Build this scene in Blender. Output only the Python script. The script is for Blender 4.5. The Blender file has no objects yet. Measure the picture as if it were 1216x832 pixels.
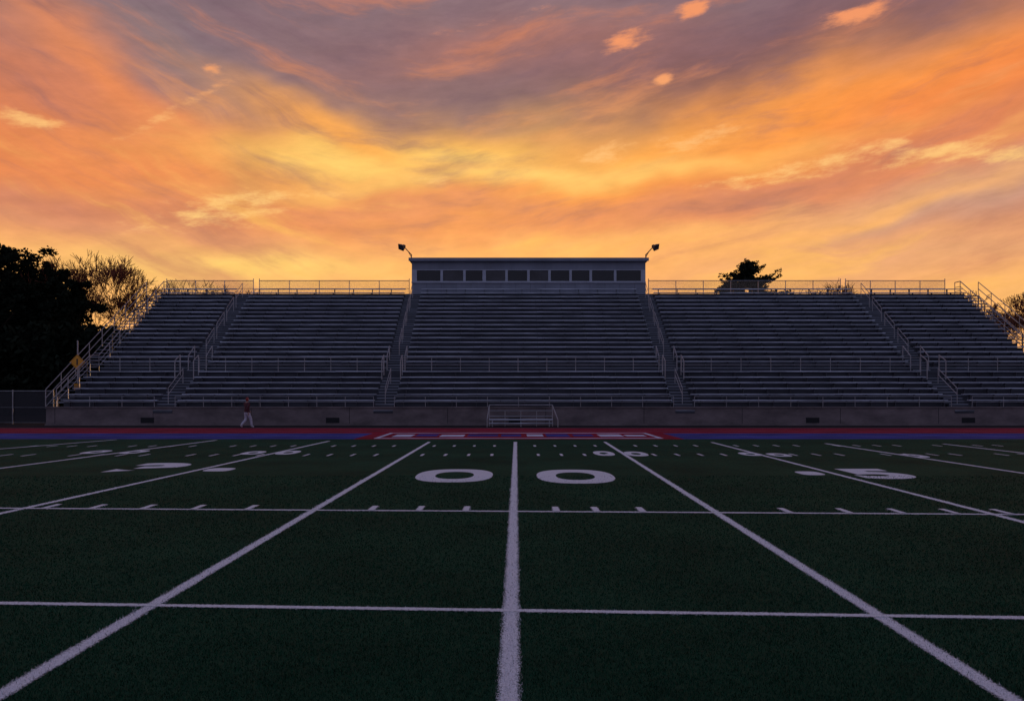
import bpy, bmesh, math, random
import numpy as np
from mathutils import Vector, Matrix
random.seed(7); np.random.seed(7)
scene=bpy.context.scene
F=950.0; H=2.1; U0=608.0; V0=465.0
def gd(v): return F*H/(v-V0)
def G(u,v):
    d=gd(v); return ((u-U0)/F*d, d)
def s2l(c):
    c=c/255.0
    return c/12.92 if c<=0.04045 else ((c+0.055)/1.055)**2.4
def RGB(r,g,b): return (s2l(r),s2l(g),s2l(b),1.0)

# ---------------------------------------------------------------- materials
def mat(name,col,rough=0.7,metal=0.0,nscale=4.0,var=0.25,bump=0.0,bscale=40.0,stretch=(1,1,1),spec=0.5,diffuse=False):
    m=bpy.data.materials.new(name); m.use_nodes=True; nt=m.node_tree; b=nt.nodes['Principled BSDF']
    if diffuse:
        nt.nodes.remove(b); b=nt.nodes.new('ShaderNodeBsdfDiffuse'); nt.links.new(b.outputs[0],nt.nodes['Material Output'].inputs['Surface']); colin=b.inputs['Color']
    else:
        b.inputs['Roughness'].default_value=rough; b.inputs['Metallic'].default_value=metal
        b.inputs['Specular IOR Level'].default_value=spec; colin=b.inputs['Base Color']
    tc=nt.nodes.new('ShaderNodeTexCoord'); mp=nt.nodes.new('ShaderNodeMapping'); mp.inputs['Scale'].default_value=stretch
    nt.links.new(tc.outputs['Object'],mp.inputs['Vector'])
    n=nt.nodes.new('ShaderNodeTexNoise'); n.inputs['Scale'].default_value=nscale; n.inputs['Detail'].default_value=3; n.inputs['Roughness'].default_value=0.65
    nt.links.new(mp.outputs[0],n.inputs['Vector'])
    r=nt.nodes.new('ShaderNodeValToRGB'); e=r.color_ramp.elements
    e[0].position=0.3; e[1].position=0.7
    e[0].color=tuple(c*(1-var) for c in col[:3])+(1,); e[1].color=tuple(min(1,c*(1+var)) for c in col[:3])+(1,)
    nt.links.new(n.outputs['Fac'],r.inputs['Fac']); nt.links.new(r.outputs[0],colin)
    if bump>0:
        n2=nt.nodes.new('ShaderNodeTexNoise'); n2.inputs['Scale'].default_value=bscale; n2.inputs['Detail'].default_value=3
        nt.links.new(tc.outputs['Object'],n2.inputs['Vector'])
        bp=nt.nodes.new('ShaderNodeBump'); bp.inputs['Strength'].default_value=bump; bp.inputs['Distance'].default_value=0.02
        nt.links.new(n2.outputs['Fac'],bp.inputs['Height']); nt.links.new(bp.outputs[0],b.inputs['Normal'])
    return m

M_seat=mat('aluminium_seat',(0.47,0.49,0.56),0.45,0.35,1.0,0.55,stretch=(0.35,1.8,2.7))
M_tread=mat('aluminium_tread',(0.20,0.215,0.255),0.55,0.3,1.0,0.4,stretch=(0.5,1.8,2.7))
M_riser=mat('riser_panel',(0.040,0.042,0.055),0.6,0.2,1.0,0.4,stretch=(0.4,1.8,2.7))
M_steel=mat('galvanised_steel',(0.33,0.32,0.33),0.4,0.6,3,0.2)
M_dark=mat('dark_steel',(0.05,0.05,0.06),0.6,0.3,3,0.3)
M_conc=mat('concrete',(0.15,0.115,0.115),0.85,0,0.7,0.35,0.4,12,stretch=(1,1,2))
M_void=mat('recess_dark',(0.01,0.01,0.012),0.9,0,3,0.2)
M_wall=mat('painted_siding',(0.20,0.21,0.26),0.7,0,0.6,0.18,0.15,20,stretch=(1,1,0.2))
M_roof=mat('roof_metal',(0.10,0.10,0.13),0.6,0.2,1,0.2)
M_frame=mat('window_frame',(0.36,0.37,0.43),0.5,0.2,2,0.12)
M_asph=mat('asphalt',(0.014,0.012,0.015),0.9,0,0.8,0.35,0.4,60,spec=0.15)
M_ground=mat('ground_earth',(0.03,0.035,0.025),0.95,0,0.3,0.4,0.4,8,diffuse=True)
M_red=mat('track_red',(0.24,0.010,0.030),0.9,0,0.5,0.35,0.3,50,spec=0.12)
M_blue=mat('track_blue',(0.040,0.048,0.24),0.9,0,0.5,0.35,0.3,50,spec=0.12)
M_bark=mat('bark',(0.05,0.035,0.028),0.9,0,5,0.3,diffuse=True)
M_twig=mat('twig_backlit_bark',(0.20,0.075,0.045),0.9,0,1,0.35,diffuse=True)  # brown-red bark, with the orange backlight put into its base colour
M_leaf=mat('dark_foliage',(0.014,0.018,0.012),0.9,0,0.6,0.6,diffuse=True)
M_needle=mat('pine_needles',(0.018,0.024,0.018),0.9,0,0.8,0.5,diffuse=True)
M_yellow=mat('sign_yellow',(0.75,0.30,0.012),0.5,0,3,0.1)
M_black=mat('sign_black',(0.02,0.02,0.02),0.6,0,3,0.1)
M_glass=mat('window_glass',(0.008,0.008,0.012),0.12,0,0.5,0.5,spec=0.4)
M_glass2=mat('window_glass_pale',(0.035,0.033,0.04),0.25,0,0.5,0.5,spec=0.4)  # glass with a paler base colour and rougher finish

def turf_mat():
    m=bpy.data.materials.new('artificial_turf'); m.use_nodes=True; nt=m.node_tree; b=nt.nodes['Principled BSDF']
    b.inputs['Roughness'].default_value=0.9; b.inputs['Specular IOR Level'].default_value=0.08
    tc=nt.nodes.new('ShaderNodeTexCoord')
    def noise(s,d=4,vec=None):
        n=nt.nodes.new('ShaderNodeTexNoise'); n.inputs['Scale'].default_value=s; n.inputs['Detail'].default_value=d; n.inputs['Roughness'].default_value=0.7
        nt.links.new(vec or tc.outputs['Object'],n.inputs['Vector']); return n
    n1=noise(70,3); n2=noise(0.35,3); n3=noise(11,3)
    r=nt.nodes.new('ShaderNodeValToRGB'); e=r.color_ramp.elements
    e[0].position=0.33; e[1].position=0.7; e[0].color=(0.0035,0.022,0.012,1); e[1].color=(0.020,0.090,0.048,1)
    nt.links.new(n1.outputs['Fac'],r.inputs['Fac'])
    r2=nt.nodes.new('ShaderNodeValToRGB'); e=r2.color_ramp.elements
    e[0].position=0.33; e[1].position=0.66; e[0].color=(0.5,0.5,0.5,1); e[1].color=(1.35,1.35,1.35,1)
    ad=nt.nodes.new('ShaderNodeMath'); ad.operation='MULTIPLY_ADD'; ad.inputs[1].default_value=0.45; nt.links.new(n3.outputs['Fac'],ad.inputs[0])
    mm=nt.nodes.new('ShaderNodeMath'); mm.operation='MULTIPLY'; mm.inputs[1].default_value=0.55; nt.links.new(n2.outputs['Fac'],mm.inputs[0]); nt.links.new(mm.outputs[0],ad.inputs[2])
    nt.links.new(ad.outputs[0],r2.inputs['Fac'])
    mx=nt.nodes.new('ShaderNodeMix'); mx.data_type='RGBA'; mx.blend_type='MULTIPLY'; mx.inputs[0].default_value=1
    nt.links.new(r.outputs[0],mx.inputs[6]); nt.links.new(r2.outputs[0],mx.inputs[7]); nt.links.new(mx.outputs[2],b.inputs['Base Color'])
    bp=nt.nodes.new('ShaderNodeBump'); bp.inputs['Strength'].default_value=0.8; bp.inputs['Distance'].default_value=0.02
    nt.links.new(n1.outputs['Fac'],bp.inputs['Height']); nt.links.new(bp.outputs[0],b.inputs['Normal'])
    return m
M_turf=turf_mat()

def paint_mat():
    m=bpy.data.materials.new('field_paint'); m.use_nodes=True; nt=m.node_tree; out=nt.nodes['Material Output']
    nt.nodes.remove(nt.nodes['Principled BSDF']); b=nt.nodes.new('ShaderNodeBsdfDiffuse')
    tc=nt.nodes.new('ShaderNodeTexCoord')
    n=nt.nodes.new('ShaderNodeTexNoise'); n.inputs['Scale'].default_value=55; n.inputs['Detail'].default_value=3; n.inputs['Roughness'].default_value=0.8
    nt.links.new(tc.outputs['Object'],n.inputs['Vector'])
    nb=nt.nodes.new('ShaderNodeTexNoise'); nb.inputs['Scale'].default_value=2.0; nb.inputs['Detail'].default_value=3
    nt.links.new(tc.outputs['Object'],nb.inputs['Vector'])
    r=nt.nodes.new('ShaderNodeValToRGB'); e=r.color_ramp.elements; e[0].position=0.3;e[1].position=0.65
    e[0].color=(0.50,0.50,0.55,1); e[1].color=(0.84,0.84,0.88,1); nt.links.new(n.outputs['Fac'],r.inputs['Fac'])
    nt.links.new(r.outputs[0],b.inputs['Color'])
    sp=nt.nodes.new('ShaderNodeSeparateXYZ'); nt.links.new(tc.outputs['UV'],sp.inputs[0])
    def M(op,a,bb=None,c=None):
        k=nt.nodes.new('ShaderNodeMath'); k.operation=op
        for i,v in enumerate((a,bb,c)):
            if v is None: continue
            if isinstance(v,(int,float)): k.inputs[i].default_value=v
            else: nt.links.new(v,k.inputs[i])
        return k.outputs[0]
    edge=M('SUBTRACT',1.0,M('ABSOLUTE',M('MULTIPLY_ADD',sp.outputs[0],2.0,-1.0)))
    f=M('ADD',M('MULTIPLY',edge,3.2),M('MULTIPLY_ADD',n.outputs['Fac'],5.0,-3.0))
    f=M('ADD',f,M('MULTIPLY_ADD',nb.outputs['Fac'],1.6,-0.6))
    k=nt.nodes.new('ShaderNodeClamp'); nt.links.new(f,k.inputs[0])
    tr=nt.nodes.new('ShaderNodeBsdfTransparent'); ms=nt.nodes.new('ShaderNodeMixShader')
    nt.links.new(k.outputs[0],ms.inputs[0]); nt.links.new(tr.outputs[0],ms.inputs[1]); nt.links.new(b.outputs[0],ms.inputs[2])
    nt.links.new(ms.outputs[0],out.inputs['Surface'])
    return m
M_paint=paint_mat()

def chain_mat(name,col,scale,thr):
    m=bpy.data.materials.new(name); m.use_nodes=True; nt=m.node_tree; b=nt.nodes['Principled BSDF']; out=nt.nodes['Material Output']
    b.inputs['Base Color'].default_value=col; b.inputs['Metallic'].default_value=0.5; b.inputs['Roughness'].default_value=0.5
    tc=nt.nodes.new('ShaderNodeTexCoord'); sp=nt.nodes.new('ShaderNodeSeparateXYZ'); nt.links.new(tc.outputs['Object'],sp.inputs[0])
    def M(op,a,bb=None):
        k=nt.nodes.new('ShaderNodeMath'); k.operation=op
        for i,v in enumerate((a,bb)):
            if v is None: continue
            if isinstance(v,(int,float)): k.inputs[i].default_value=v
            else: nt.links.new(v,k.inputs[i])
        return k.outputs[0]
    hx=M('ADD',sp.outputs[0],sp.outputs[1])
    a=M('PINGPONG',M('MULTIPLY',M('ADD',hx,sp.outputs[2]),scale),0.5)
    c=M('PINGPONG',M('MULTIPLY',M('SUBTRACT',hx,sp.outputs[2]),scale),0.5)
    f=M('LESS_THAN',M('MINIMUM',a,c),thr)
    tr=nt.nodes.new('ShaderNodeBsdfTransparent'); ms=nt.nodes.new('ShaderNodeMixShader')
    nt.links.new(f,ms.inputs[0]); nt.links.new(tr.outputs[0],ms.inputs[1]); nt.links.new(b.outputs[0],ms.inputs[2])
    nt.links.new(ms.outputs[0],out.inputs['Surface'])
    return m
M_chain=chain_mat('chain_link',(0.30,0.24,0.18,1),14,0.07)
M_chaind=chain_mat('chain_link_screen',(0.03,0.03,0.035,1),14,0.30)

# ---------------------------------------------------------------- mesh builder
class MB:
    def __init__(s): s.v=[]; s.f=[]; s.mi=[]; s.mats=[]
    def mid(s,m):
        if m not in s.mats: s.mats.append(m)
        return s.mats.index(m)
    def box(s,x0,x1,y0,y1,z0,z1,m):
        b=len(s.v); s.v+=[(x0,y0,z0),(x1,y0,z0),(x1,y1,z0),(x0,y1,z0),(x0,y0,z1),(x1,y0,z1),(x1,y1,z1),(x0,y1,z1)]
        fs=[(0,3,2,1),(4,5,6,7),(0,1,5,4),(1,2,6,5),(2,3,7,6),(3,0,4,7)]
        s.f+=[tuple(b+i for i in q) for q in fs]; s.mi+=[s.mid(m)]*6
    def tube(s,p0,p1,r0,m,r1=None,n=6,cap=True):
        if r1 is None: r1=r0
        p0=Vector(p0);p1=Vector(p1); d=(p1-p0)
        if d.length<1e-6: return
        d.normalize(); a=d.orthogonal().normalized(); c=d.cross(a); b=len(s.v)
        for p,r in ((p0,r0),(p1,r1)):
            for i in range(n):
                t=2*math.pi*i/n; q=p+a*(math.cos(t)*r)+c*(math.sin(t)*r); s.v.append(tuple(q))
        k=s.mid(m)
        for i in range(n):
            j=(i+1)%n; s.f.append((b+i,b+j,b+n+j,b+n+i)); s.mi.append(k)
        if cap:
            s.f.append(tuple(b+i for i in reversed(range(n)))); s.f.append(tuple(b+n+i for i in range(n))); s.mi+=[k,k]
    def poly(s,pts,m):
        b=len(s.v); s.v+=[tuple(p) for p in pts]; s.f.append(tuple(range(b,b+len(pts)))); s.mi.append(s.mid(m))
    def obj(s,name,parent=None,bevel=0,smooth=False):
        me=bpy.data.meshes.new(name); me.from_pydata(s.v,[],s.f)
        for m in s.mats: me.materials.append(m)
        me.polygons.foreach_set('material_index',s.mi)
        if smooth: me.polygons.foreach_set('use_smooth',[True]*len(me.polygons))
        me.update(); o=bpy.data.objects.new(name,me); scene.collection.objects.link(o)
        if parent: o.parent=parent
        if bevel:
            b=o.modifiers.new('bevel','BEVEL'); b.width=bevel; b.segments=2
        return o
def empty(name,loc=(0,0,0)):
    e=bpy.data.objects.new(name,None); e.location=loc; scene.collection.objects.link(e); return e

# ---------------------------------------------------------------- ground
b=MB(); b.poly([(-1500,-1500,-0.05),(1500,-1500,-0.05),(1500,2500,-0.05),(-1500,2500,-0.05)],M_ground); b.obj('ground')
field=empty('football_field')
b=MB(); b.poly([(-80,-25,0),(80,-25,0),(80,35.6,0),(-80,35.6,0)],M_turf); b.obj('turf',field)
trk=empty('running_track')
b=MB()
b.poly([(-80,35.6,0),(80,35.6,0),(80,40.4,0),(-80,40.4,0)],M_blue)
b.poly([(-80,40.4,0),(80,40.4,0),(80,46.3,0),(-80,46.3,0)],M_red)
b.obj('track_surface',trk)
b=MB()
for y in (38.0,40.4,43.0,45.9): b.box(-80,80,y-0.025,y+0.025,0.0,0.004,M_tread)
b.obj('lane_lines',trk)
b=MB(); b.poly([(-80,46.3,0),(80,46.3,0),(80,110,0),(-80,110,0)],M_asph); b.obj('asphalt_path')

# painted lines
LINES=[]
def ln(a,c,w,ext=0):
    (x0,y0)=G(*a); (x1,y1)=G(*c)
    if ext:
        dx,dy=x1-x0,y1-y0; t=(-4-y0)/dy; x0,y0=x0+dx*t,y0+dy*t
    LINES.append((x0,y0,x1,y1,w))
ln((604,832),(612,524.5),0.18,1)
ln((0,825),(510,524.5),0.17,1)
ln((1200,830),(718,524.5),0.17,1)
ln((-1,610),(391,523.5),0.18,1)
ln((1216,620),(845,525),0.18,1)
ln((0,556),(257,522.5),0.20)
ln((1216,562),(980,526.5),0.20)
ln((0,533),(138,522),0.20)
ln((1216,538),(1120,527),0.20)
def extend(i,yt):
    x0,y0,x1,y1,w=LINES[i]; t=(yt-y0)/(y1-y0); LINES[i]=(x0+(x1-x0)*t,yt,x1,y1,w)
for i in (5,6): extend(i,8)
for i in (7,8): extend(i,20)
def hl(a,c,w):
    (x0,y0)=G(*a);(x1,y1)=G(*c); dx=x1-x0; 
    s=(y1-y0)/dx; LINES.append((-40,y0+s*(-40-x0),40,y0+s*(40-x0),w))
hl((0,603.5),(1216,611),0.15)
hl((0,716.5),(1216,734),0.12)
TICK=[]
for u in (60,115,175,235,298,443,499,554,660,707,761,933,1003,1065,1128,1190):
    v=605+(u-608)*0.006; d=gd(v); x=(u-U0)/F*d
    TICK.append((x,d-0.25,x,d+0.30,0.15))
for v,L in ((541,0.40),(531,0.35)):
    d=gd(v)
    for k in range(-26,27):
        if k%5==0: continue
        x=k*0.76+0.1
        TICK.append((x,d-L,x,d+L,0.12))
def strips(name,lst,z0,parent):
    vs=[];fs=[];uv=[]
    for i,(x0,y0,x1,y1,w) in enumerate(lst):
        d=Vector((x1-x0,y1-y0,0)).normalized(); n=Vector((-d.y,d.x,0))*w/2; z=z0+0.0006*i
        b=len(vs); vs+=[(x0-n.x,y0-n.y,z),(x0+n.x,y0+n.y,z),(x1+n.x,y1+n.y,z),(x1-n.x,y1-n.y,z)]; fs.append((b+3,b+2,b+1,b)); uv+=[(0,0),(1,0),(1,1),(0,1)][::-1]
    me=bpy.data.meshes.new(name); me.from_pydata(vs,[],fs); l=me.uv_layers.new(name='UVMap')
    for i,u in enumerate(uv): l.data[i].uv=u
    me.materials.append(M_paint); o=bpy.data.objects.new(name,me); scene.collection.objects.link(o); o.parent=parent
strips('yard_lines',LINES,0.004,field)
strips('hash_marks',TICK,0.014,field)
def ringpts(cx,cy,rx,ry,p,n=48):
    out=[]
    for i in range(n):
        t=2*math.pi*i/n; c,s=math.cos(t),math.sin(t)
        out.append((cx+rx*math.copysign(abs(c)**(2/p),c),cy+ry*math.copysign(abs(s)**(2/p),s)))
    return out
def zero(u0,u1,v0,v1,fx=0.5,fy=0.55,z=0.005,b=None):
    yn,yf=gd(v1),gd(v0); cy=(yn+yf)/2
    cx=((u0+u1)/2-U0)/F*cy; shear=abs(cx)*F*(1/yn-1/yf); wpx=max(24,(u1-u0)-shear*0.7)
    rx=wpx/2/F*cy; ry=(yf-yn)/2
    o=ringpts(cx,cy,rx,ry,2.5); i_=ringpts(cx,cy,rx*fx,ry*fy,2.3); n=len(o); k=len(b.v)
    b.v+=[(x,y,z) for x,y in o]+[(x,y,z) for x,y in i_]
    for j in range(n):
        q=(j+1)%n; b.f.append((k+j,k+q,k+n+q,k+n+j)); b.mi.append(b.mid(M_paint))
b=MB()
zero(491,589,557,572.5,b=b); zero(633,733,557.5,574,b=b)
for (a,c,d0,d1) in ((93,136,534.5,538.5),(140,180,534.5,538.5),(287,315,535.5,539.5),(325,360,535,539.5),(706,728,535.5,541),(738,772,536,541.5),(876,906,537,541),(910,940,538,542),(1066,1105,539,543)):
    zero(a,c,d0,d1,0.4,0.4,b=b)
for (u0,u1,v0,v1) in ((238,283,555.5,559.5),(942,981,559.5,564)):
    yn,yf=gd(v1),gd(v0); c=(yn+yf)/2
    pts=ringpts(((u0+u1)/2-U0)/F*c,c,(u1-u0)*0.36/F*c,(yf-yn)/2,3.2,28); b.poly([(x,y,0.005) for x,y in pts],M_paint)
num=b.obj('yard_numbers_zero',field)
l=num.data.uv_layers.new(name='UVMap')
for q in l.data: q.uv=(0.5,0.5)
def text(body,cx,cy,w,h,z,m,name,parent,off=0.02):
    cu=bpy.data.curves.new(name,'FONT'); cu.body=body; cu.size=1; cu.offset=off; cu.align_x='CENTER'; cu.align_y='CENTER'
    o=bpy.data.objects.new(name,cu); scene.collection.objects.link(o)
    dg=bpy.context.evaluated_depsgraph_get(); me=bpy.data.meshes.new_from_object(o.evaluated_get(dg)); bpy.data.objects.remove(o)
    co=np.array([v.co[:] for v in me.vertices]); mn=co.min(0); mx=co.max(0)
    for v in me.vertices:
        x=((v.co.x-mn[0])/(mx[0]-mn[0])-0.5)*w; y=((v.co.y-mn[1])/(mx[1]-mn[1])-0.5)*h
        v.co=(cx+x,cy+y,z)
    me.materials.clear(); me.materials.append(m)
    if len(me.uv_layers)==0: me.uv_layers.new(name='UVMap')
    for q in me.uv_layers[0].data: q.uv=(0.5,0.5)
    o=bpy.data.objects.new(name,me); scene.collection.objects.link(o); o.parent=parent; return o
yn,yf=gd(561.5),gd(549.5); c=(yn+yf)/2
text('3',(181-U0)/F*c,c,68/F*c,yf-yn,0.005,M_paint,'yard_number_three',field,0.05)
yn,yf=gd(568.5),gd(556.5); c=(yn+yf)/2
text('5',(1040-U0)/F*c,c,66/F*c,yf-yn,0.005,M_paint,'yard_number_five',field,0.05)
logo=empty('painted_track_panel')
M_pw=mat('painted_white',(0.55,0.56,0.68),0.85,0,1.2,0.4,stretch=(0.6,2,1),diffuse=True)
b=MB(); b.box(-7.0,7.6,35.3,41.6,0.004,0.010,M_red); b.obj('panel',logo)
b=MB()
for y in (36.0,40.6): b.box(-6.2,6.8,y-0.16,y+0.16,0.010,0.014,M_pw)
for x in (-6.2,6.6): b.box(x,x+0.2,36.162,40.438,0.010,0.014,M_pw)
x=-5.6; rr=random.Random(4)
while x<5.9:
    w=rr.uniform(0.7,1.5); y0_=rr.uniform(37.1,37.7); y1_=rr.uniform(38.8,39.6)
    b.box(x,x+w,y0_,y1_,0.010,0.014,M_pw if rr.random()<0.6 else M_blue); x+=w+rr.uniform(0.12,0.3)
b.obj('border_and_blocks',logo)

# turf blades near the viewer (paint coats the blades on the lines)
NB=330000
t=np.random.rand(NB); d0,d1=3.8,20.0
p=-0.6; d=((t*(d1**p-d0**p))+d0**p)**(1/p)
x=(np.random.rand(NB)*2-1)*(0.66*d+1.0); z=np.zeros(NB)
paint=np.zeros(NB)
for (x0,y0,x1,y1,w) in LINES+TICK:
    L=math.hypot(x1-x0,y1-y0); ux,uy=(x1-x0)/L,(y1-y0)/L
    s=(x-x0)*ux+(d-y0)*uy; q=np.abs(-(x-x0)*uy+(d-y0)*ux)
    paint=np.maximum(paint,((s>0)&(s<L)&(q<w/2*(0.82+0.28*np.random.rand(NB))))*1.0)
for (u0,u1,v0,v1) in ((491,589,557,572.5),(633,733,557.5,574)):
    yn,yf=gd(v1),gd(v0); cy=(yn+yf)/2; cx=((u0+u1)/2-U0)/F*cy; rx=(u1-u0)/2/F*cy*0.9; ry=(yf-yn)/2
    ro=(np.abs((x-cx)/rx)**2.5+np.abs((d-cy)/ry)**2.5); ri=(np.abs((x-cx)/rx/0.5)**2.3+np.abs((d-cy)/ry/0.55)**2.3)
    paint=np.maximum(paint,((ro<1)&(ri>1))*1.0)
paint*= (np.random.rand(NB)>0.10)
hh=0.012+0.014*np.random.rand(NB); ww=0.0022*np.maximum(1,d/5)*(0.7+0.6*np.random.rand(NB)); an=np.random.rand(NB)*math.pi
lx=(np.random.rand(NB)-0.5)*0.024; ly=(np.random.rand(NB)-0.5)*0.024
V=np.zeros((NB,3,3))
V[:,0]=np.stack([x-np.cos(an)*ww,d-np.sin(an)*ww,z],1); V[:,1]=np.stack([x+np.cos(an)*ww,d+np.sin(an)*ww,z],1); V[:,2]=np.stack([x+lx,d+ly,hh],1)
me=bpy.data.meshes.new('turf_blades'); me.vertices.add(NB*3); me.vertices.foreach_set('co',V.ravel())
me.loops.add(NB*3); me.loops.foreach_set('vertex_index',np.arange(NB*3,dtype=np.int32)); me.polygons.add(NB)
me.polygons.foreach_set('loop_start',np.arange(0,NB*3,3,dtype=np.int32)); 
me.update(calc_edges=True)
at=me.color_attributes.new('tint','FLOAT_COLOR','POINT')
g=np.random.rand(NB,1); cg=np.array([[0.009,0.046,0.024]])*(0.3+1.7*g**1.7); cw=np.array([[0.76,0.76,0.82]])*(0.65+0.4*g)
col=np.where(paint[:,None]>0,cw,cg); col=np.concatenate([col,np.ones((NB,1))],1); at.data.foreach_set('color',np.repeat(col,3,axis=0).ravel())
mb=bpy.data.materials.new('turf_blade'); mb.use_nodes=True; nt=mb.node_tree; nt.nodes.remove(nt.nodes['Principled BSDF']); bb=nt.nodes.new('ShaderNodeBsdfDiffuse'); nt.links.new(bb.outputs[0],nt.nodes['Material Output'].inputs['Surface'])
a=nt.nodes.new('ShaderNodeAttribute'); a.attribute_name='tint'; nt.links.new(a.outputs['Color'],bb.inputs['Color'])
me.materials.append(mb); o=bpy.data.objects.new('turf_blades',me); scene.collection.objects.link(o); o.parent=field

# ---------------------------------------------------------------- bleachers
bl=empty('bleachers')
XL,XR=-28.4,36.6; Y0=50.0; Z0=1.15
NLo,RLo,HLo=6,0.66,0.378; YW=Y0+NLo*RLo; ZW=Z0+NLo*HLo; WW=1.2
NUp=18; RUp=0.562; HUp=0.374; YU=YW+WW
AIS=[-21.7,-8.0,10.75,28.1]; AW=0.65
segs=[]; xs=XL
for a in AIS: segs.append((xs,a-AW)); xs=a+AW
segs.append((xs,XR))
seat=MB(); tread=MB(); riser=MB(); brk=MB(); steps=MB()
rows=[]
for i in range(NLo): rows.append((Y0+i*RLo,Z0+i*HLo,RLo,HLo))
for i in range(NUp): rows.append((YU+i*RUp,ZW+(i+1)*HUp*0.98,RUp,HUp))
for (y,z,run,rise) in rows:
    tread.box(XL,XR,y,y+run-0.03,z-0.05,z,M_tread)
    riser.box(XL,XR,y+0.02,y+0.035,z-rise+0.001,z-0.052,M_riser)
    for (a,c) in segs:
        x=a
        while x<c-0.01:
            e=min(c,x+4.6)
            if c-e<1.2: e=c
            j=random.uniform(-0.012,0.012); jz=random.uniform(-0.008,0.008)
            for (q0,q1) in ((0,0.125),(0.135,0.26)):
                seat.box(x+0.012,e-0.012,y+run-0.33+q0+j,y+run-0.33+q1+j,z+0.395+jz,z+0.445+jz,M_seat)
            k=x+0.5
            while k<e:
                brk.box(k-0.025,k+0.025,y+run-0.26,y+run-0.10,z+0.001,z+0.393,M_dark); k+=1.53
            x=e
    for a in AIS:
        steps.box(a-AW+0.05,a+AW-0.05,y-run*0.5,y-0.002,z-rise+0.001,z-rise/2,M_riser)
        steps.box(a-AW+0.05,a+AW-0.05,y-run*0.5-0.02,y-run*0.5-0.003,z-rise/2-0.05,z-rise/2+0.004,M_tread)
seat.obj('seat_planks',bl); tread.obj('foot_boards',bl); riser.obj('risers',bl); brk.obj('seat_brackets',bl); steps.obj('aisle_steps',bl)
b=MB()
b.box(XL,XR,YW+0.02,YU+0.015,ZW-0.06,ZW,M_tread)
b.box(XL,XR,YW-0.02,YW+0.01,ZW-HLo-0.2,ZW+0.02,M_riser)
YB=YU+NUp*RUp; ZB=rows[-1][1]
b.box(XL,XR,YB+0.02,YB+1.1,ZB-0.05,ZB,M_tread)
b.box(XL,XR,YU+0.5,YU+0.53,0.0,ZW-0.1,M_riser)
b.obj('walkway',bl)
b=MB()
b.box(XL-0.55,XR+0.5,Y0-0.30,Y0-0.05,0,Z0-0.06,M_conc); b.box(XL-0.6,XR+0.55,Y0-0.36,Y0+0.0,Z0-0.058,Z0+0.02,M_conc)
b.box(XL-0.6,XR+0.55,Y0-0.36,Y0-0.302,0,0.12,M_conc)
x=XL
while x<XR:
    b.box(x-0.015,x+0.015,Y0-0.306,Y0-0.29,0.121,Z0-0.06,M_void); x+=6.1
for u in (175,395,965,612,1150):
    x=(u-U0)/F*49.7; b.box(x-0.42,x+0.42,Y0-0.308,Y0-0.28,0.16,0.50,M_void)
b.obj('front_wall',bl,bevel=0.01)
b=MB(); x=XL+0.3
while x<XR:
    for yy in (Y0+2,YW+0.5,YU+3,YU+6.5,YB+0.8):
        if yy<YW: zt=Z0+(yy-Y0)*HLo/RLo-0.1
        elif yy<YU: zt=ZW-0.07
        elif yy<YB: zt=ZW+(yy-YU)*HUp/RUp-0.3
        else: zt=ZB-0.06
        b.box(x-0.08,x+0.08,yy-0.08,yy+0.08,0,zt,M_dark)
    b.tube((x,YU,0.2),(x,YB+0.7,ZB-0.5),0.06,M_dark); b.tube((x,YW+0.5,ZW-0.35),(x,YB+0.7,ZB-0.65),0.09,M_dark)
    x+=4.97
b.obj('support_frame',bl)
def slope(y):
    if y<=YW: return Z0+(y-Y0)*HLo/RLo
    if y<=YU: return ZW
    return ZW+HUp+(y-YU)*HUp/RUp
r=MB()
for X,sg in ((XL-0.08,-1),(XR+0.08,1)):
    ys=[Y0,YW,YU,YB+0.2,YB+1.0]; zs=[Z0+0.0,ZW,ZW+0.1,ZB,ZB]
    for h in (0.35,0.7,1.12):
        for i in range(4): r.tube((X,ys[i],zs[i]+h),(X,ys[i+1],zs[i+1]+h),0.035 if h>1 else 0.024,M_steel)
    for i in range(4):
        n=max(1,round((ys[i+1]-ys[i])/1.4))
        for k in range(n+1):
            t=k/n; yy=ys[i]+(ys[i+1]-ys[i])*t; zz=zs[i]+(zs[i+1]-zs[i])*t; r.tube((X,yy,zz-0.25),(X,yy,zz+1.12),0.03,M_steel)
    X2=X+sg*1.25
    for h in (0.0,0.55,1.1):
        r.tube((X2,Y0+1,Z0+h),(X2,YB-0.2,ZB+h-0.1),0.03,M_steel)
    for k in range(9):
        t=k/8; r.tube((X2,Y0+1+(YB-1.2-Y0)*t,Z0+(ZB-0.1-Z0)*t-0.1),(X2,Y0+1+(YB-1.2-Y0)*t,Z0+(ZB-0.1-Z0)*t+1.1),0.028,M_steel)
    for k in range(34):
        t=k/33; yy=Y0+1+(YB-1.2-Y0)*t; zz=Z0+(ZB-0.1-Z0)*t
        r.box(min(X,X2)+0.04,max(X,X2)-0.04,yy-0.15,yy+0.15,zz-0.04,zz,M_tread)
    for t in (0.1,0.35,0.6,0.85,1.0):
        yy=Y0+1+(YB-1.2-Y0)*t; zz=Z0+(ZB-0.1-Z0)*t; r.tube((X2,yy,0),(X2,yy,zz),0.05,M_dark)
r.obj('side_railings',bl)
r=MB()
edges=[XL]+[v for a in AIS for v in (a-AW,a+AW)]+[XR]
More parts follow.
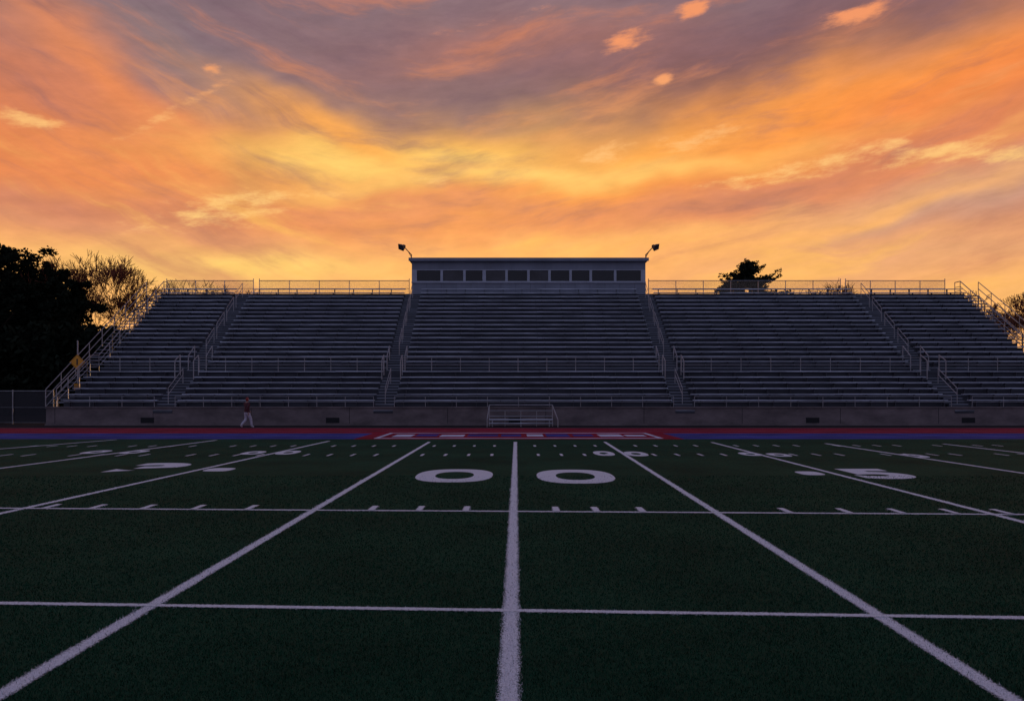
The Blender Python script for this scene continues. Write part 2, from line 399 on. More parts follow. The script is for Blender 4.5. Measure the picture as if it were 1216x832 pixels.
for i in range(0,len(edges),2):
    a,c=edges[i],edges[i+1]
    for (yy,zz,hs,rad) in ((YW-0.12,ZW,(0.5,0.98),0.024),(Y0-0.02,Z0,(0.32,0.66),0.02)):
        for h in hs: r.tube((a,yy,zz+h),(c,yy,zz+h),rad,M_steel)
        n=round((c-a)/1.9)
        for k in range(n+1): 
            x=a+(c-a)*k/n; r.tube((x,yy,zz-0.02),(x,yy,zz+hs[1]),rad*0.9,M_steel)
r.obj('walkway_railings',bl)
r=MB()
for a in AIS:
    for sg in (-1,1):
        x=a+sg*AW*0.95
        pts=[(x,YW-0.15,ZW-0.2),(x,YW-0.15,ZW+1.15),(x,YW-1.0,ZW+0.75),(x,YW-1.0,ZW-0.5)]
        for i in range(3): r.tube(pts[i],pts[i+1],0.034,M_steel)
        pts=[(x,YU,ZW),(x,YU,ZW+1.15),(x,YU+1.1,ZW+1.9),(x,YU+1.1,ZW+0.9)]
        for i in range(3): r.tube(pts[i],pts[i+1],0.034,M_steel)
    y=YU+1.6
    while y<YB-1.4:
        y2=y+1.5
        for h in (0.5,0.9): r.tube((a,y,slope(y)+h),(a,y2,slope(y2)+h),0.024,M_steel)
        for q in (y,y2): r.tube((a,q,slope(q)-0.3),(a,q,slope(q)+0.9),0.024,M_steel)
        y=y2+0.55
    for h in (0.5,0.9): r.tube((a,Y0+0.5,slope(Y0+0.5)+h),(a,YW-1.2,slope(YW-1.2)+h),0.024,M_steel)
    for q in (Y0+0.5,YW-1.2): r.tube((a,q,slope(q)-0.2),(a,q,slope(q)+0.9),0.024,M_steel)
r.obj('aisle_handrails',bl)
r=MB(); ch=MB(); YF=YB+1.0
def fx(u): return (u-U0)/F*YF
for (u0,u1) in ((198,301),(308,486),(770,998),(1004,1122)):
    a,c=fx(u0),fx(u1); n=max(2,round((c-a)/2.35)); 
    for h,rr in ((0.08,0.022),(0.62,0.018),(1.28,0.03)): r.tube((a,YF,ZB+h),(c,YF,ZB+h),rr,M_steel)
    for k in range(n+1):
        x=a+(c-a)*k/n; r.tube((x,YF,ZB-0.05),(x,YF,ZB+(1.45 if k in(0,n) else 1.3)),0.032,M_steel)
    ch.poly([(a,YF+0.04,ZB),(c,YF+0.04,ZB),(c,YF+0.04,ZB+1.27),(a,YF+0.04,ZB+1.27)],M_chain)
r.obj('back_railing',bl); ch.obj('back_chain_link',bl)

# ---------------------------------------------------------------- press box
pb=empty('press_box'); YP=YB+0.35
def px(u): return (u-U0)/F*YP
def pz(v): return H+(V0-v)/F*YP
A,C=px(489),px(766.5); zt=pz(309.5); w0,w1=pz(334.5),pz(320); zb=ZB-0.6
b=MB()
b.box(A,C,YP,YP+0.15,zb,w0,M_wall); b.box(A,C,YP,YP+0.15,w1,zt,M_wall)
b.box(A,A+0.15,YP+0.152,YP+3.2,zb,zt,M_wall); b.box(C-0.15,C,YP+0.152,YP+3.2,zb,zt,M_wall); b.box(A+0.152,C-0.152,YP+3.05,YP+3.2,zb,zt,M_wall)
b.box(A+0.16,C-0.16,YP+0.16,YP+3.04,w0-0.9,w0-0.8,M_dark)
x=A+1.2
while x<C: b.box(x-0.012,x+0.012,YP-0.006,YP-0.001,zb,w0-0.12,M_roof); x+=1.22
b.obj('walls',pb)
b=MB(); b.box(A-0.22,C+0.22,YP-0.35,YP+3.4,zt+0.002,zt+0.16,M_roof); b.box(A-0.22,C+0.22,YP-0.38,YP-0.352,zt-0.08,zt+0.19,M_wall); b.obj('roof',pb,bevel=0.01)
W=[(495,523),(526,550),(553,573),(577,600),(603,626),(629,651),(654,676),(679,700),(703,729),(732,761)]
b=MB(); g=MB(); prev=A
for i,(a,c) in enumerate(W):
    xa,xc=px(a),px(c); b.box(prev,xa,YP-0.012,YP+0.13,w0+0.002,w1-0.002,M_frame); prev=xc
    g.box(xa,xc,YP+0.08,YP+0.09,w0,w1,M_glass2 if i in (1,3,5) else M_glass)
    b.box(xa,xc,YP+0.0,YP+0.1,w0+0.002,w0+0.06,M_frame); b.box(xa,xc,YP+0.0,YP+0.1,w1-0.06,w1-0.002,M_frame)
b.box(prev,C,YP-0.012,YP+0.13,w0+0.002,w1-0.002,M_frame)
b.box(A-0.02,C+0.02,YP-0.09,YP-0.013,w0-0.1,w0,M_frame)
b.obj('window_frames',pb); g.obj('windows',pb)
def flood(x,sg,name='floodlight'):
    e=empty(name,(x,YP+0.1,zt+0.1)); b=MB()
    b.tube((0,0,0),(0,0,0.45),0.05,M_dark); b.tube((0,0,0.4),(sg*0.55,-0.1,1.0),0.04,M_dark); b.tube((0,0.1,0.2),(sg*0.3,0,0.75),0.025,M_dark)
    b.obj('arm',e)
    h=MB()
    base=[(-0.18,-0.05,-0.14),(0.18,-0.05,-0.14),(0.18,-0.05,0.14),(-0.18,-0.05,0.14),(-0.30,-0.32,-0.24),(0.30,-0.32,-0.24),(0.30,-0.32,0.24),(-0.30,-0.32,0.24)]
    for f in ((0,1,2,3),(4,7,6,5),(0,4,5,1),(1,5,6,2),(2,6,7,3),(3,7,4,0)): h.poly([base[i] for i in f],M_dark)
    h.box(-0.27,0.27,-0.335,-0.322,-0.21,0.21,M_glass2); h.box(-0.12,0.12,-0.05,0.10,-0.09,0.09,M_dark)
    for k in range(5): h.box(-0.11,0.11,0.10+0,0.13,-0.08+k*0.037,-0.065+k*0.037,M_dark)
    o=h.obj('lamp_head',e); o.location=(sg*0.62,-0.12,1.08); o.rotation_euler=(math.radians(28),math.radians(-sg*22),math.radians(sg*35))
flood(A-0.05,-1); flood(C+0.05,1,'floodlight.001')

# ---------------------------------------------------------------- rail bench before wall
e=empty('metal_barrier'); b=MB(); YR=48.6
xa,xc=(581-U0)/F*YR,(656-U0)/F*YR
for h in (0.38,0.62,0.95,1.30): b.tube((xa,YR,h),(xc,YR,h),0.035 if h>1.2 else 0.026,M_steel)
for x in (xa,xc): 
    b.tube((x,YR,0),(x,YR,1.3),0.035,M_steel); b.tube((x,YR-0.0,1.28),(x+(0.28 if x>0 else -0.1),YR-0.9,0.45),0.03,M_steel); b.tube((x+(0.28 if x>0 else -0.1),YR-0.9,0.45),(x+(0.28 if x>0 else -0.1),YR-0.9,0),0.03,M_steel)
for k in range(1,4): b.tube((xa+(xc-xa)*k/4,YR,0),(xa+(xc-xa)*k/4,YR,0.95),0.024,M_steel)
b.box(xa,xc,YR-0.55,YR-0.27,0.42,0.46,M_seat); b.box(xa,xc,YR-0.85,YR-0.6,0.20,0.24,M_seat)
for x in (xa+0.2,(xa+xc)/2,xc-0.2): b.box(x-0.03,x+0.03,YR-0.5,YR-0.3,0,0.418,M_steel)
b.obj('rails',e)

# ---------------------------------------------------------------- fences
def fence(x0,x1,y,name,h=2.15):
    e=empty(name); r=MB(); c=MB()
    n=max(1,round(abs(x1-x0)/2.6))
    for k in range(n+1):
        x=x0+(x1-x0)*k/n; r.tube((x,y,0),(x,y,h+0.08),0.035,M_dark if k%1 else M_steel)
    for z,rr in ((h,0.028),(h*0.5,0.012),(0.08,0.015)): r.tube((x0,y,z),(x1,y,z),rr,M_steel)
    c.poly([(x0,y+0.05,0.04),(x1,y+0.05,0.04),(x1,y+0.05,h),(x0,y+0.05,h)],M_chaind)
    r.obj('posts_and_rails',e); c.obj('mesh',e)
fence(-70,-30.1,52.5,'chain_link_fence'); fence(38.4,75,52.5,'chain_link_fence.001')

# warning sign
xs_=(92-U0)/F*54; sg=empty('warning_sign',(xs_,54,0)); b=MB()
b.tube((0,0.04,0),(0,0.04,5.55),0.045,M_steel,n=8); b.obj('pole',sg)
b=MB(); zc=4.1; q=0.52
def diab(y0,y1,q,m):
    p=[(0,zc-q),(q,zc),(0,zc+q),(-q,zc)]; k=len(b.v); b.v+=[(x,y0,z) for x,z in p]+[(x,y1,z) for x,z in p]
    for f in ((0,1,2,3),(7,6,5,4),(0,4,5,1),(1,5,6,2),(2,6,7,3),(3,7,4,0)): b.f.append(tuple(k+i for i in f)); b.mi.append(b.mid(m))
diab(-0.03,-0.01,q,M_yellow); diab(-0.034,-0.031,q*0.9,M_black); diab(-0.038,-0.035,q*0.85,M_yellow)
b.box(-0.05,0.05,-0.043,-0.039,zc-0.2,zc+0.22,M_black)
b.box(-0.22,0.22,-0.03,-0.01,2.2,2.65,M_yellow)
b.obj('sign_plates',sg)

# ---------------------------------------------------------------- trees
def branch_tree(seed,height,spread,depth=6,r0=0.22,kids=(3,3),up=0.22):
    rnd=random.Random(seed); segs=[]
    def grow(p,d,L,r,k):
        n=2 if k>2 else 1
        for i in range(n):
            d=(d+Vector((rnd.gauss(0,0.10),rnd.gauss(0,0.10),rnd.gauss(0.03,0.06)))).normalized()
            q=p+d*(L/n); r2=r*0.84; segs.append((p.copy(),q.copy(),r,r2)); p=q; r=r2
        if k==0: return
        m=rnd.randint(*kids)
        for j in range(m):
            az=rnd.uniform(0,2*math.pi); tilt=rnd.uniform(0.3,0.85)*spread
            o=d.orthogonal().normalized(); o.rotate(Matrix.Rotation(az,3,d))
            nd=(d*math.cos(tilt)+o*math.sin(tilt)+Vector((0,0,up))).normalized()
            grow(p,nd,L*rnd.uniform(0.62,0.86),max(r*rnd.uniform(0.6,0.78),0.022),k-1)
    grow(Vector((0,0,-0.1)),Vector((0,0,1)),height*0.22,r0,depth)
    return segs
def bare(seed,height,name,loc,depth=6,spread=1.0):
    e=empty(name,loc)
    segs=branch_tree(seed,height,spread,depth)
    zm=max(s[1].z for s in segs); k=height/zm
    b=MB()
    for p,q,r,r2 in segs: b.tube(p*k,q*k,r,M_twig,r2,n=3 if r<0.05 else 6,cap=False)
    b.obj('branches',e); return e
bare(11,16.6,'bare_tree',((112-U0)/F*84,84,0),7,1.1)
bare(12,15.4,'bare_tree.001',((158-U0)/F*82,82,0),7,1.0)
bare(13,14.3,'bare_tree.002',((224-U0)/F*86,86,0),7,1.2)
bare(14,13.9,'bare_tree.003',((264-U0)/F*88,88,0),7,1.2)
bare(15,15.1,'bare_tree.004',((968-U0)/F*92,92,0),7,1.0)
bare(16,12.2,'bare_tree.005',((1200-U0)/F*76,76,0),7)
bare(17,12.5,'bare_tree.006',((1250-U0)/F*80,80,0),7)

def leaves_mesh(centres,per,csize,leaf,name,parent,m,flat=1.0,rng=None):
    rng=rng or np.random.RandomState(1)
    C=np.array(centres); R=np.array(csize); n=len(C)*per
    c=np.repeat(C,per,0); r=np.repeat(R,per)
    o=rng.normal(size=(n,3)); o/=np.linalg.norm(o,axis=1)[:,None]; o*=(rng.rand(n,1)**0.45); o[:,2]*=flat
    p=c+o*r[:,None]
    a=rng.normal(size=(n,3)); a/=np.linalg.norm(a,axis=1)[:,None]; b_=rng.normal(size=(n,3)); b_=np.cross(a,b_); b_/=np.linalg.norm(b_,axis=1)[:,None]
    s=leaf*(0.5+rng.rand(n,1))
    V=np.stack([p-a*s,p+b_*s*0.5,p+a*s,p-b_*s*0.5],1)
    me=bpy.data.meshes.new(name); me.vertices.add(n*4); me.vertices.foreach_set('co',V.ravel())
    me.loops.add(n*4); me.loops.foreach_set('vertex_index',np.arange(n*4,dtype=np.int32)); me.polygons.add(n); me.polygons.foreach_set('loop_start',np.arange(0,n*4,4,dtype=np.int32))
    me.update(calc_edges=True); me.materials.append(m); o=bpy.data.objects.new(name,me); scene.collection.objects.link(o); o.parent=parent
def leafy(seed,name,loc,height,rad,z0f=0.18,nl=16,per=120,leaf=0.17):
    rnd=np.random.RandomState(seed); e=empty(name,loc); b=MB()
    b.tube((0,0,-0.1),(0.1,0,height*0.3),0.45,M_bark,0.34,n=9); b.tube((0.1,0,height*0.3),(0,0.1,height*0.85),0.34,M_bark,0.06,n=8)
    cs=[];rs=[]
    for i in range(nl):
        f=(i+0.5)/nl; th=i*2.4+rnd.rand(); zs=height*(z0f*0.8+0.62*f)
        prof=(0.75+0.5*math.sin(math.pi*min(1,f*0.9+0.15)))*(1-0.55*f**3); R=rad*prof*(0.55+0.5*rnd.rand())
        tip=Vector((math.cos(th)*R,math.sin(th)*R,min(height*0.97,zs+height*(0.10+0.16*rnd.rand()))))
        b.tube((0,0,zs),tip,0.14,M_bark,0.03,n=5,cap=False)
        for k in range(11):
            g=0.25+0.8*rnd.rand(); c=Vector((0,0,zs)).lerp(tip,g)+Vector(rnd.normal(size=3).tolist())*rad*0.17
            cs.append(tuple(c)); rs.append(rad*(0.09+0.13*rnd.rand()))
    for k in range(14):
        cs.append((rnd.normal()*rad*0.2,rnd.normal()*rad*0.2,height*(0.75+0.22*rnd.rand()))); rs.append(rad*(0.10+0.10*rnd.rand()))
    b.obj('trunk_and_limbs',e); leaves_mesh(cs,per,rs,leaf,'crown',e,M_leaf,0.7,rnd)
def lx(u,d): return (u-U0)/F*d
leafy(21,'oak_tree',(lx(24,76),76,0),16.0,5.2,0.1,18,130)
leafy(22,'oak_tree.001',(lx(84,74),74,0),13.0,3.5,0.06,16,130)
leafy(23,'oak_tree.002',(lx(-50,78),78,0),15.5,5.5,0.1,16,130)
leafy(24,'oak_tree.003',(lx(60,78),78,0),15.2,4.0,0.08,16,130)
leafy(25,'oak_tree.004',(lx(-8,73),73,0),15.0,4.4,0.08,16,130)
def mass(name,x0,x1,y0,y1,hmin,hmax,n,seed,leaf=0.3):
    rnd=np.random.RandomState(seed); e=empty(name); cs=[];rs=[]
    for i in range(n):
        x=x0+(x1-x0)*rnd.rand(); h=(hmin+(hmax-hmin)*(0.5+0.5*math.sin(x*0.35+seed)*math.cos(x*0.13)))
        cs.append((x,y0+(y1-y0)*rnd.rand(),h*rnd.rand()**0.8)); rs.append(0.9+0.8*rnd.rand())
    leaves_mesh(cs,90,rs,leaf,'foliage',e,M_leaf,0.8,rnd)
mass('hedge',-64,-33.5,69,73,5.5,8.6,330,3)
mass('distant_trees',-160,-40,120,126,6,9,300,5,0.5)
mass('distant_trees.001',38,170,120,126,5,9,300,6,0.5)
def pine(seed,name,loc,height,rad):
    rnd=np.random.RandomState(seed); e=empty(name,loc); b=MB(); b.tube((0,0,-0.1),(0,0,height),0.35,M_bark,0.03,n=8)
    cs=[];rs=[]; z=height*0.5
    while z<height*0.985:
        t=(z-height*0.5)/(height*0.5); R=rad*(1-t)**0.75*(0.7+0.4*rnd.rand())+0.2
        n=9
        for k in range(n):
            th=rnd.rand()*6.283; L=R*(0.55+0.5*rnd.rand()); tip=Vector((math.cos(th)*L,math.sin(th)*L,z+L*0.22*rnd.randn()+L*0.22))
            b.tube((0,0,z),tip,0.05,M_bark,0.015,n=4,cap=False)
            m=int(3+L*2.0)
            for q in range(m):
                f=0.2+0.85*(q+1)/m; cs.append((tip.x*f,tip.y*f,z+(tip.z-z)*f+0.1*rnd.randn())); rs.append(0.22+0.26*rnd.rand())
        z+=height*0.021*(0.7+0.7*rnd.rand())
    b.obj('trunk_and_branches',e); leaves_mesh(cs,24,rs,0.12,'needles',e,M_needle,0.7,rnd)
pine(31,'pine_tree',(lx(890,92),92,0),17.0,6.2)
pine(33,'pine_tree.001',(lx(866,97),97,0),15.4,4.4)

# ---------------------------------------------------------------- person
per=empty('person',((293-U0)/F*46.4,46.4,0)); per.rotation_euler[2]=math.radians(-40)
M_skin=mat('skin',(0.35,0.20,0.15),0.6,0,8,0.08); M_jack=mat('jacket_maroon',(0.06,0.012,0.02),0.85,0,12,0.3); M_pant=mat('trousers_grey',(0.42,0.42,0.50),0.85,0,12,0.2)
M_shoe=mat('shoes',(0.45,0.45,0.48),0.6,0,8,0.2); M_hair=mat('red_cap',(0.22,0.02,0.02),0.7,0,30,0.3); M_eye=mat('eye',(0.02,0.02,0.02),0.2,0,3,0.1); M_lip=mat('lips',(0.35,0.12,0.1),0.6,0,3,0.1)
def skin(name,pts,edges,rad,root,fn,sub=2):
    me=bpy.data.meshes.new(name); me.from_pydata(pts,edges,[]); o=bpy.data.objects.new(name,me); scene.collection.objects.link(o)
    s=o.modifiers.new('s','SKIN'); s.use_smooth_shade=True
    for i,r_ in enumerate(rad):
        sv=me.skin_vertices[0].data[i]; sv.radius=(r_,r_) if not isinstance(r_,tuple) else r_; sv.use_root=(i==root)
    u=o.modifiers.new('u','SUBSURF'); u.levels=sub; u.render_levels=sub
    dg=bpy.context.evaluated_depsgraph_get(); m2=bpy.data.meshes.new_from_object(o.evaluated_get(dg)); bpy.data.objects.remove(o)
    m2.materials.clear()
    for m in (M_jack,M_pant,M_shoe,M_skin): m2.materials.append(m)
    for p in m2.polygons: p.material_index=fn(p.center); p.use_smooth=True
    o=bpy.data.objects.new(name,m2); scene.collection.objects.link(o); o.parent=per
P=[(0,0,0.95),(0,0.01,1.10),(0,0.02,1.27),(0,0.02,1.42),(0,0.03,1.50),(0,0.045,1.56),
 (0.10,0,0.90),(0.11,0.20,0.52),(0.11,0.26,0.10),(0.12,0.40,0.05),
 (-0.10,0,0.90),(-0.11,0.03,0.50),(-0.11,-0.30,0.17),(-0.12,-0.22,0.04),
 (0.19,0.01,1.41),(0.25,-0.12,1.15),(0.25,-0.08,0.92),
 (-0.19,0.01,1.41),(-0.25,0.10,1.15),(-0.23,0.28,0.98)]
E=[(0,1),(1,2),(2,3),(3,4),(4,5),(0,6),(6,7),(7,8),(8,9),(0,10),(10,11),(11,12),(12,13),(3,14),(14,15),(15,16),(3,17),(17,18),(18,19)]
R=[(0.17,0.13),(0.16,0.12),(0.19,0.135),(0.15,0.10),0.058,0.05,0.12,0.09,0.066,0.044,0.12,0.09,0.066,0.044,0.08,0.062,0.042,0.08,0.062,0.042]
def fn(c):
    if c.z<0.115 and abs(c.y)>0.15: return 2
    if c.z>1.475 and abs(c.x)<0.1: return 3
    if c.z<0.90 and abs(c.x)<0.205: return 1
    return 0
skin('body',P,E,R,0,fn)
for (w,dv) in (((0.25,-0.08,0.92),(0,0.05,-0.17)),((-0.23,0.28,0.98),(0,0.12,-0.10))):
    w=Vector(w); dv=Vector(dv); n=dv.normalized(); side=Vector((0,1,0)); side=(side-n*side.dot(n)).normalized()
    pts=[tuple(w),tuple(w+n*0.05),tuple(w+n*0.085)]; ed=[(0,1),(1,2)]; rd=[0.028,(0.03,0.02),(0.034,0.018)]
    for j,(off,L) in enumerate(((-0.03,0.07),(-0.01,0.082),(0.01,0.078),(0.028,0.06))):
        k=len(pts); pts+=[tuple(w+n*0.10+side*off),tuple(w+n*(0.10+L*0.55)+side*off),tuple(w+n*(0.10+L)+side*off+Vector((-0.015 if w.x>0 else 0.015,0,0)))]
        ed+=[(2,k),(k,k+1),(k+1,k+2)]; rd+=[0.010,0.009,0.008]
    k=len(pts); pts+=[tuple(w+n*0.06+side*0.045),tuple(w+n*0.10+side*0.06)]; ed+=[(1,k),(k,k+1)]; rd+=[0.011,0.009]
    skin('hand',pts,ed,rd,0,lambda c:3,1)
bm=bmesh.new(); bmesh.ops.create_uvsphere(bm,u_segments=24,v_segments=16,radius=1)
for v in bm.verts:
    x,y,z=v.co; wj=1-0.25*max(0,-z); nose=0.18*math.exp(-((x/0.14)**2+((z+0.12)/0.2)**2)) if y>0 else 0
    v.co=(x*0.075*wj,0.05+y*0.092*(1-0.1*max(0,-z))+nose*0.12,1.65+z*0.115)
me=bpy.data.meshes.new('head'); bm.to_mesh(me); bm.free(); me.materials.append(M_skin); [setattr(p,'use_smooth',True) for p in me.polygons]
o=bpy.data.objects.new('head',me); scene.collection.objects.link(o); o.parent=per
bm=bmesh.new(); bmesh.ops.create_uvsphere(bm,u_segments=24,v_segments=16,radius=1)
bmesh.ops.delete(bm,geom=[v for v in bm.verts if (v.co.y>0.25 and v.co.z<0.45) or v.co.z<-0.75],context='VERTS')
for v in bm.verts: x,y,z=v.co; v.co=(x*0.09,0.042+y*0.108,1.665+z*0.128)
me=bpy.data.meshes.new('hair'); bm.to_mesh(me); bm.free(); me.materials.append(M_hair); o=bpy.data.objects.new('hair_and_cap',me); scene.collection.objects.link(o); o.parent=per
b=MB()
for s in (-1,1):
    b.tube((s*0.03,0.13,1.655),(s*0.03,0.141,1.655),0.012,M_eye,n=8); b.tube((s*0.072,0.05,1.63),(s*0.085,0.045,1.66),0.014,M_skin,n=6)
b.box(-0.022,0.022,0.125,0.138,1.583,1.592,M_lip); b.obj('face_details',per)

# ---------------------------------------------------------------- sky
world=bpy.data.worlds.new('World'); scene.world=world; world.use_nodes=True; nt=world.node_tree
bg=nt.nodes['Background']
def lnk(v,s):
    if isinstance(v,(int,float)): s.default_value=v
    elif isinstance(v,tuple): s.default_value=v
    else: nt.links.new(v,s)
def M(op,a,b=None,c=None,clamp=False):
    k=nt.nodes.new('ShaderNodeMath'); k.operation=op; k.use_clamp=clamp
    for i,v in enumerate((a,b,c)):
        if v is not None: lnk(v,k.inputs[i])
    return k.outputs[0]
def mixc(f,a,b,bt='MIX'):
    k=nt.nodes.new('ShaderNodeMix'); k.data_type='RGBA'; k.blend_type=bt; lnk(f,k.inputs[0]); lnk(a,k.inputs[6]); lnk(b,k.inputs[7]); return k.outputs[2]
def comb(x,y,z=0.0):
    k=nt.nodes.new('ShaderNodeCombineXYZ'); lnk(x,k.inputs[0]); lnk(y,k.inputs[1]); lnk(z,k.inputs[2]); return k.outputs[0]
def noise(vec,sc,det=5,rough=0.55,dist=0.0):
    k=nt.nodes.new('ShaderNodeTexNoise'); k.inputs['Scale'].default_value=sc; k.inputs['Detail'].default_value=det; k.inputs['Roughness'].default_value=rough; k.inputs['Distortion'].default_value=dist
    nt.links.new(vec,k.inputs['Vector']); return k
def sstep(v,a,b):
    k=nt.nodes.new('ShaderNodeMapRange'); k.interpolation_type='SMOOTHSTEP'; lnk(v,k.inputs[0]); k.inputs[1].default_value=a; k.inputs[2].default_value=b; return k.outputs[0]
tc=nt.nodes.new('ShaderNodeTexCoord'); sp=nt.nodes.new('ShaderNodeSeparateXYZ'); nt.links.new(tc.outputs['Generated'],sp.inputs[0])
sx,sy,sz=sp.outputs
az=M('ARCTAN2',sx,sy); el=M('ARCSINE',sz)
X=M('MULTIPLY',az,950.0); Y=M('MULTIPLY',el,950.0); PU=comb(X,Y)
def XY(u,v):
    a=math.atan((u-U0)/F); return a*950, math.atan((V0-v)/F*math.cos(a))*950
nw=noise(comb(M('MULTIPLY',X,1/200.),M('MULTIPLY',Y,1/100.)),1.0,3,0.55)
sw=nt.nodes.new('ShaderNodeSeparateColor'); nt.links.new(nw.outputs['Color'],sw.inputs[0])
Xw=M('ADD',X,M('MULTIPLY_ADD',sw.outputs[0],150.,-75.))
Yw=M('ADD',Y,M('MULTIPLY_ADD',sw.outputs[1],84.,-42.))
PW=comb(Xw,Yw)
rp=nt.nodes.new('ShaderNodeValToRGB'); cr=rp.color_ramp; lnk(M('MULTIPLY',Yw,1/1492.,clamp=True),rp.inputs[0])
stops=[(0,(232,158,96)),(95,(250,182,106)),(135,(242,168,104)),(185,(228,140,88)),(235,(238,138,78)),(290,(214,120,80)),(350,(162,104,96)),(420,(124,100,110)),(700,(100,98,124)),(1492,(92,98,130))]
for i,(y,c) in enumerate(stops):
    el_=cr.elements[i] if i<2 else cr.elements.new(y/1492.)
    el_.position=y/1492.; el_.color=RGB(*c)
colr=rp.outputs[0]
def gauss(u,v,su,sv,ang=0,w=1.0,warp=True):
    x0,y0=XY(u,v); mp=nt.nodes.new('ShaderNodeMapping'); mp.vector_type='TEXTURE'
    nt.links.new(PW if warp else PU,mp.inputs[0]); mp.inputs['Location'].default_value=(x0,y0,0); mp.inputs['Rotation'].default_value=(0,0,math.radians(ang)); mp.inputs['Scale'].default_value=(su,sv,1)
    dt=nt.nodes.new('ShaderNodeVectorMath'); dt.operation='DOT_PRODUCT'; nt.links.new(mp.outputs[0],dt.inputs[0]); nt.links.new(mp.outputs[0],dt.inputs[1])
    return M('EXPONENT',M('MULTIPLY_ADD',dt.outputs['Value'],-0.5,math.log(w)))
FE=[ # u,v,su,sv,angle,colour,weight
 (20,30,120,34,8,(158,112,104),0.8),
 (240,62,180,38,-12,(124,112,122),0.92),
 (560,112,190,38,-8,(124,100,108),0.94),
 (620,22,190,30,4,(142,112,116),0.8),
 (620,60,150,16,6,(176,112,96),0.55),
 (1010,50,250,34,8,(124,88,94),0.93),
 (1180,10,110,18,6,(160,112,100),0.6),
 (860,108,105,32,12,(118,84,88),0.85),
 (170,125,120,22,-34,(244,142,78),0.95),
 (70,90,120,18,-14,(214,126,88),0.7),
 (60,175,120,24,-8,(230,132,78),0.85),
 (300,210,50,22,45,(184,108,80),0.75),
 (60,240,130,14,-4,(196,122,98),0.7),
 (1000,132,230,26,15,(255,152,62),0.97),
 (780,175,170,24,16,(255,160,68),0.92),
 (1160,88,110,22,16,(242,134,66),0.9),
 (500,180,170,26,2,(255,186,84),0.97),
 (470,190,90,14,0,(255,212,112),0.9),
 (400,150,90,12,-20,(252,168,76),0.8),
 (640,212,200,8,4,(255,202,106),0.85),
 (1130,235,140,22,6,(184,148,136),0.85),
 (900,222,140,12,8,(206,130,98),0.75),
 (1000,262,150,8,9,(255,180,98),0.8),
 (760,282,190,9,6,(255,182,102),0.8),
 (1080,305,170,14,2,(222,160,120),0.6),
 (140,280,170,11,-3,(216,140,106),0.7),
 (480,250,170,10,2,(222,144,96),0.6),
 (640,305,240,20,0,(250,178,100),0.75),
 (280,325,130,13,2,(255,206,110),0.85),
]
for u,v,su,sv,a,c,w in FE: colr=mixc(gauss(u,v,su,sv,a,w),colr,RGB(*c))
x0,_=XY(430,0)
dx=M('SUBTRACT',X,x0); bend=M('MULTIPLY_ADD',M('MAXIMUM',dx,0.0),0.20,M('MULTIPLY',M('MINIMUM',dx,0.0),-0.42))
# smooth the bend near the fan centre
bend=M('SUBTRACT',M('SQRT',M('MULTIPLY_ADD',bend,bend,900.0)),30.0)
ys=M('SUBTRACT',M('ADD',Y,M('MULTIPLY_ADD',sw.outputs[2],60.,-30.)),bend)
st=noise(comb(M('MULTIPLY',X,1/220.),M('MULTIPLY',ys,1/44.),7.0),1.0,6,0.62).outputs['Fac']
front=M('EXPONENT',M('MULTIPLY',M('MULTIPLY',az,az),-0.35))
hi=M('MULTIPLY',sstep(st,0.5,0.72),M('MULTIPLY',front,0.62))
lo=M('MULTIPLY',sstep(st,0.52,0.26),M('MULTIPLY',front,0.62))
colr=mixc(hi,colr,mixc(sstep(Y,390.,180.),RGB(214,130,92),RGB(255,188,92)))
colr=mixc(lo,colr,mixc(sstep(Y,330.,60.),RGB(116,88,100),RGB(204,126,92)))
pf=noise(comb(M('MULTIPLY',X,1/46.),M('MULTIPLY',M('SUBTRACT',Y,M('MULTIPLY',X,0.1)),1/15.),1.0),1.0,6,0.64).outputs['Fac']
mot=M('MULTIPLY_ADD',pf,0.44,0.79)
colr=mixc(1.0,colr,comb(mot,mot,mot),'MULTIPLY')
puffs=[(35,143,17,6,0,1.3),(824,11,12,6,10,1.4),(1018,18,20,6,5,1.4),(740,47,20,7,8,1.3),(790,94,9,4,10,1.3),(252,82,8,4,0,1.1),(210,130,60,4,32,0.8),(985,192,70,9,8,0.95),(1090,186,40,6,4,1.05),(1180,180,45,9,-4,0.95),(830,165,40,8,6,.95),(715,185,40,8,14,.9),(270,250,70,12,14,0.95),(520,213,25,4,0,.8),(590,26,100,3,12,0.6),(880,212,40,4,6,0.9)]
acc=None
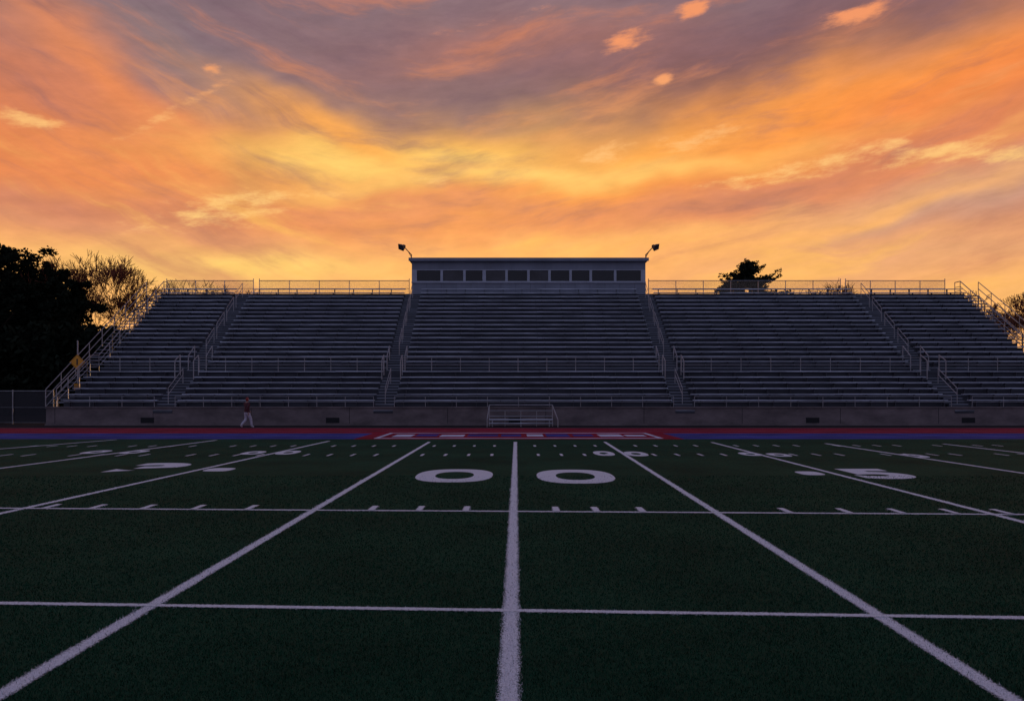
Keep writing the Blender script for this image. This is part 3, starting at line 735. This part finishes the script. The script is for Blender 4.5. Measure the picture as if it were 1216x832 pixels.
for u,v,su,sv,a,w in puffs:
    g_=gauss(u,v,su*1.2,sv*1.3,a,w,False); acc=g_ if acc is None else M('MAXIMUM',acc,g_)
pm=sstep(M('MULTIPLY_ADD',acc,0.36,pf),0.66,1.02)
pm=M('MULTIPLY',pm,sstep(acc,0.05,0.6))
colr=mixc(M('MULTIPLY',pm,0.95),colr,mixc(sstep(Y,400.,200.),RGB(246,152,100),RGB(255,204,122)))
back=sstep(M('ABSOLUTE',az),0.9,2.1)
cool=nt.nodes.new('ShaderNodeValToRGB'); lnk(M('MULTIPLY',el,1/1.57,clamp=True),cool.inputs[0])
e=cool.color_ramp.elements; e[0].color=RGB(136,136,166); e[1].color=RGB(104,122,158)
colr=mixc(back,colr,cool.outputs[0])
sky=nt.nodes.new('ShaderNodeTexSky'); sky.sky_type='NISHITA'; sky.sun_disc=False; sky.sun_elevation=math.radians(1.5); sky.sun_rotation=math.radians(0)
sc=nt.nodes.new('ShaderNodeVectorMath'); sc.operation='SCALE'; nt.links.new(sky.outputs[0],sc.inputs[0]); sc.inputs['Scale'].default_value=0.01
colr=mixc(1.0,colr,sc.outputs[0],'ADD')
nt.links.new(colr,bg.inputs['Color']); bg.inputs['Strength'].default_value=1.0
try:
    world.cycles.sampling_method='NONE'
except Exception as ex: print(ex)

sun=bpy.data.lights.new('sun','SUN'); sun.energy=0.5; sun.angle=math.radians(0.6); sun.color=(1,0.55,0.25)
so=bpy.data.objects.new('sun',sun); scene.collection.objects.link(so)
so.rotation_euler=Vector((0.05,-1,-math.tan(math.radians(1.5)))).to_track_quat('-Z','Y').to_euler()

cam=bpy.data.cameras.new('camera'); co=bpy.data.objects.new('camera',cam); scene.collection.objects.link(co); scene.camera=co
co.location=(0,0,H); co.rotation_euler=(math.radians(90),0,0); cam.lens=F/1216*36; cam.sensor_width=36; cam.shift_y=(V0-416)/1216; cam.clip_end=5000; cam.clip_start=0.05
scene.view_settings.view_transform='Standard'; scene.view_settings.look='None'; scene.view_settings.exposure=0
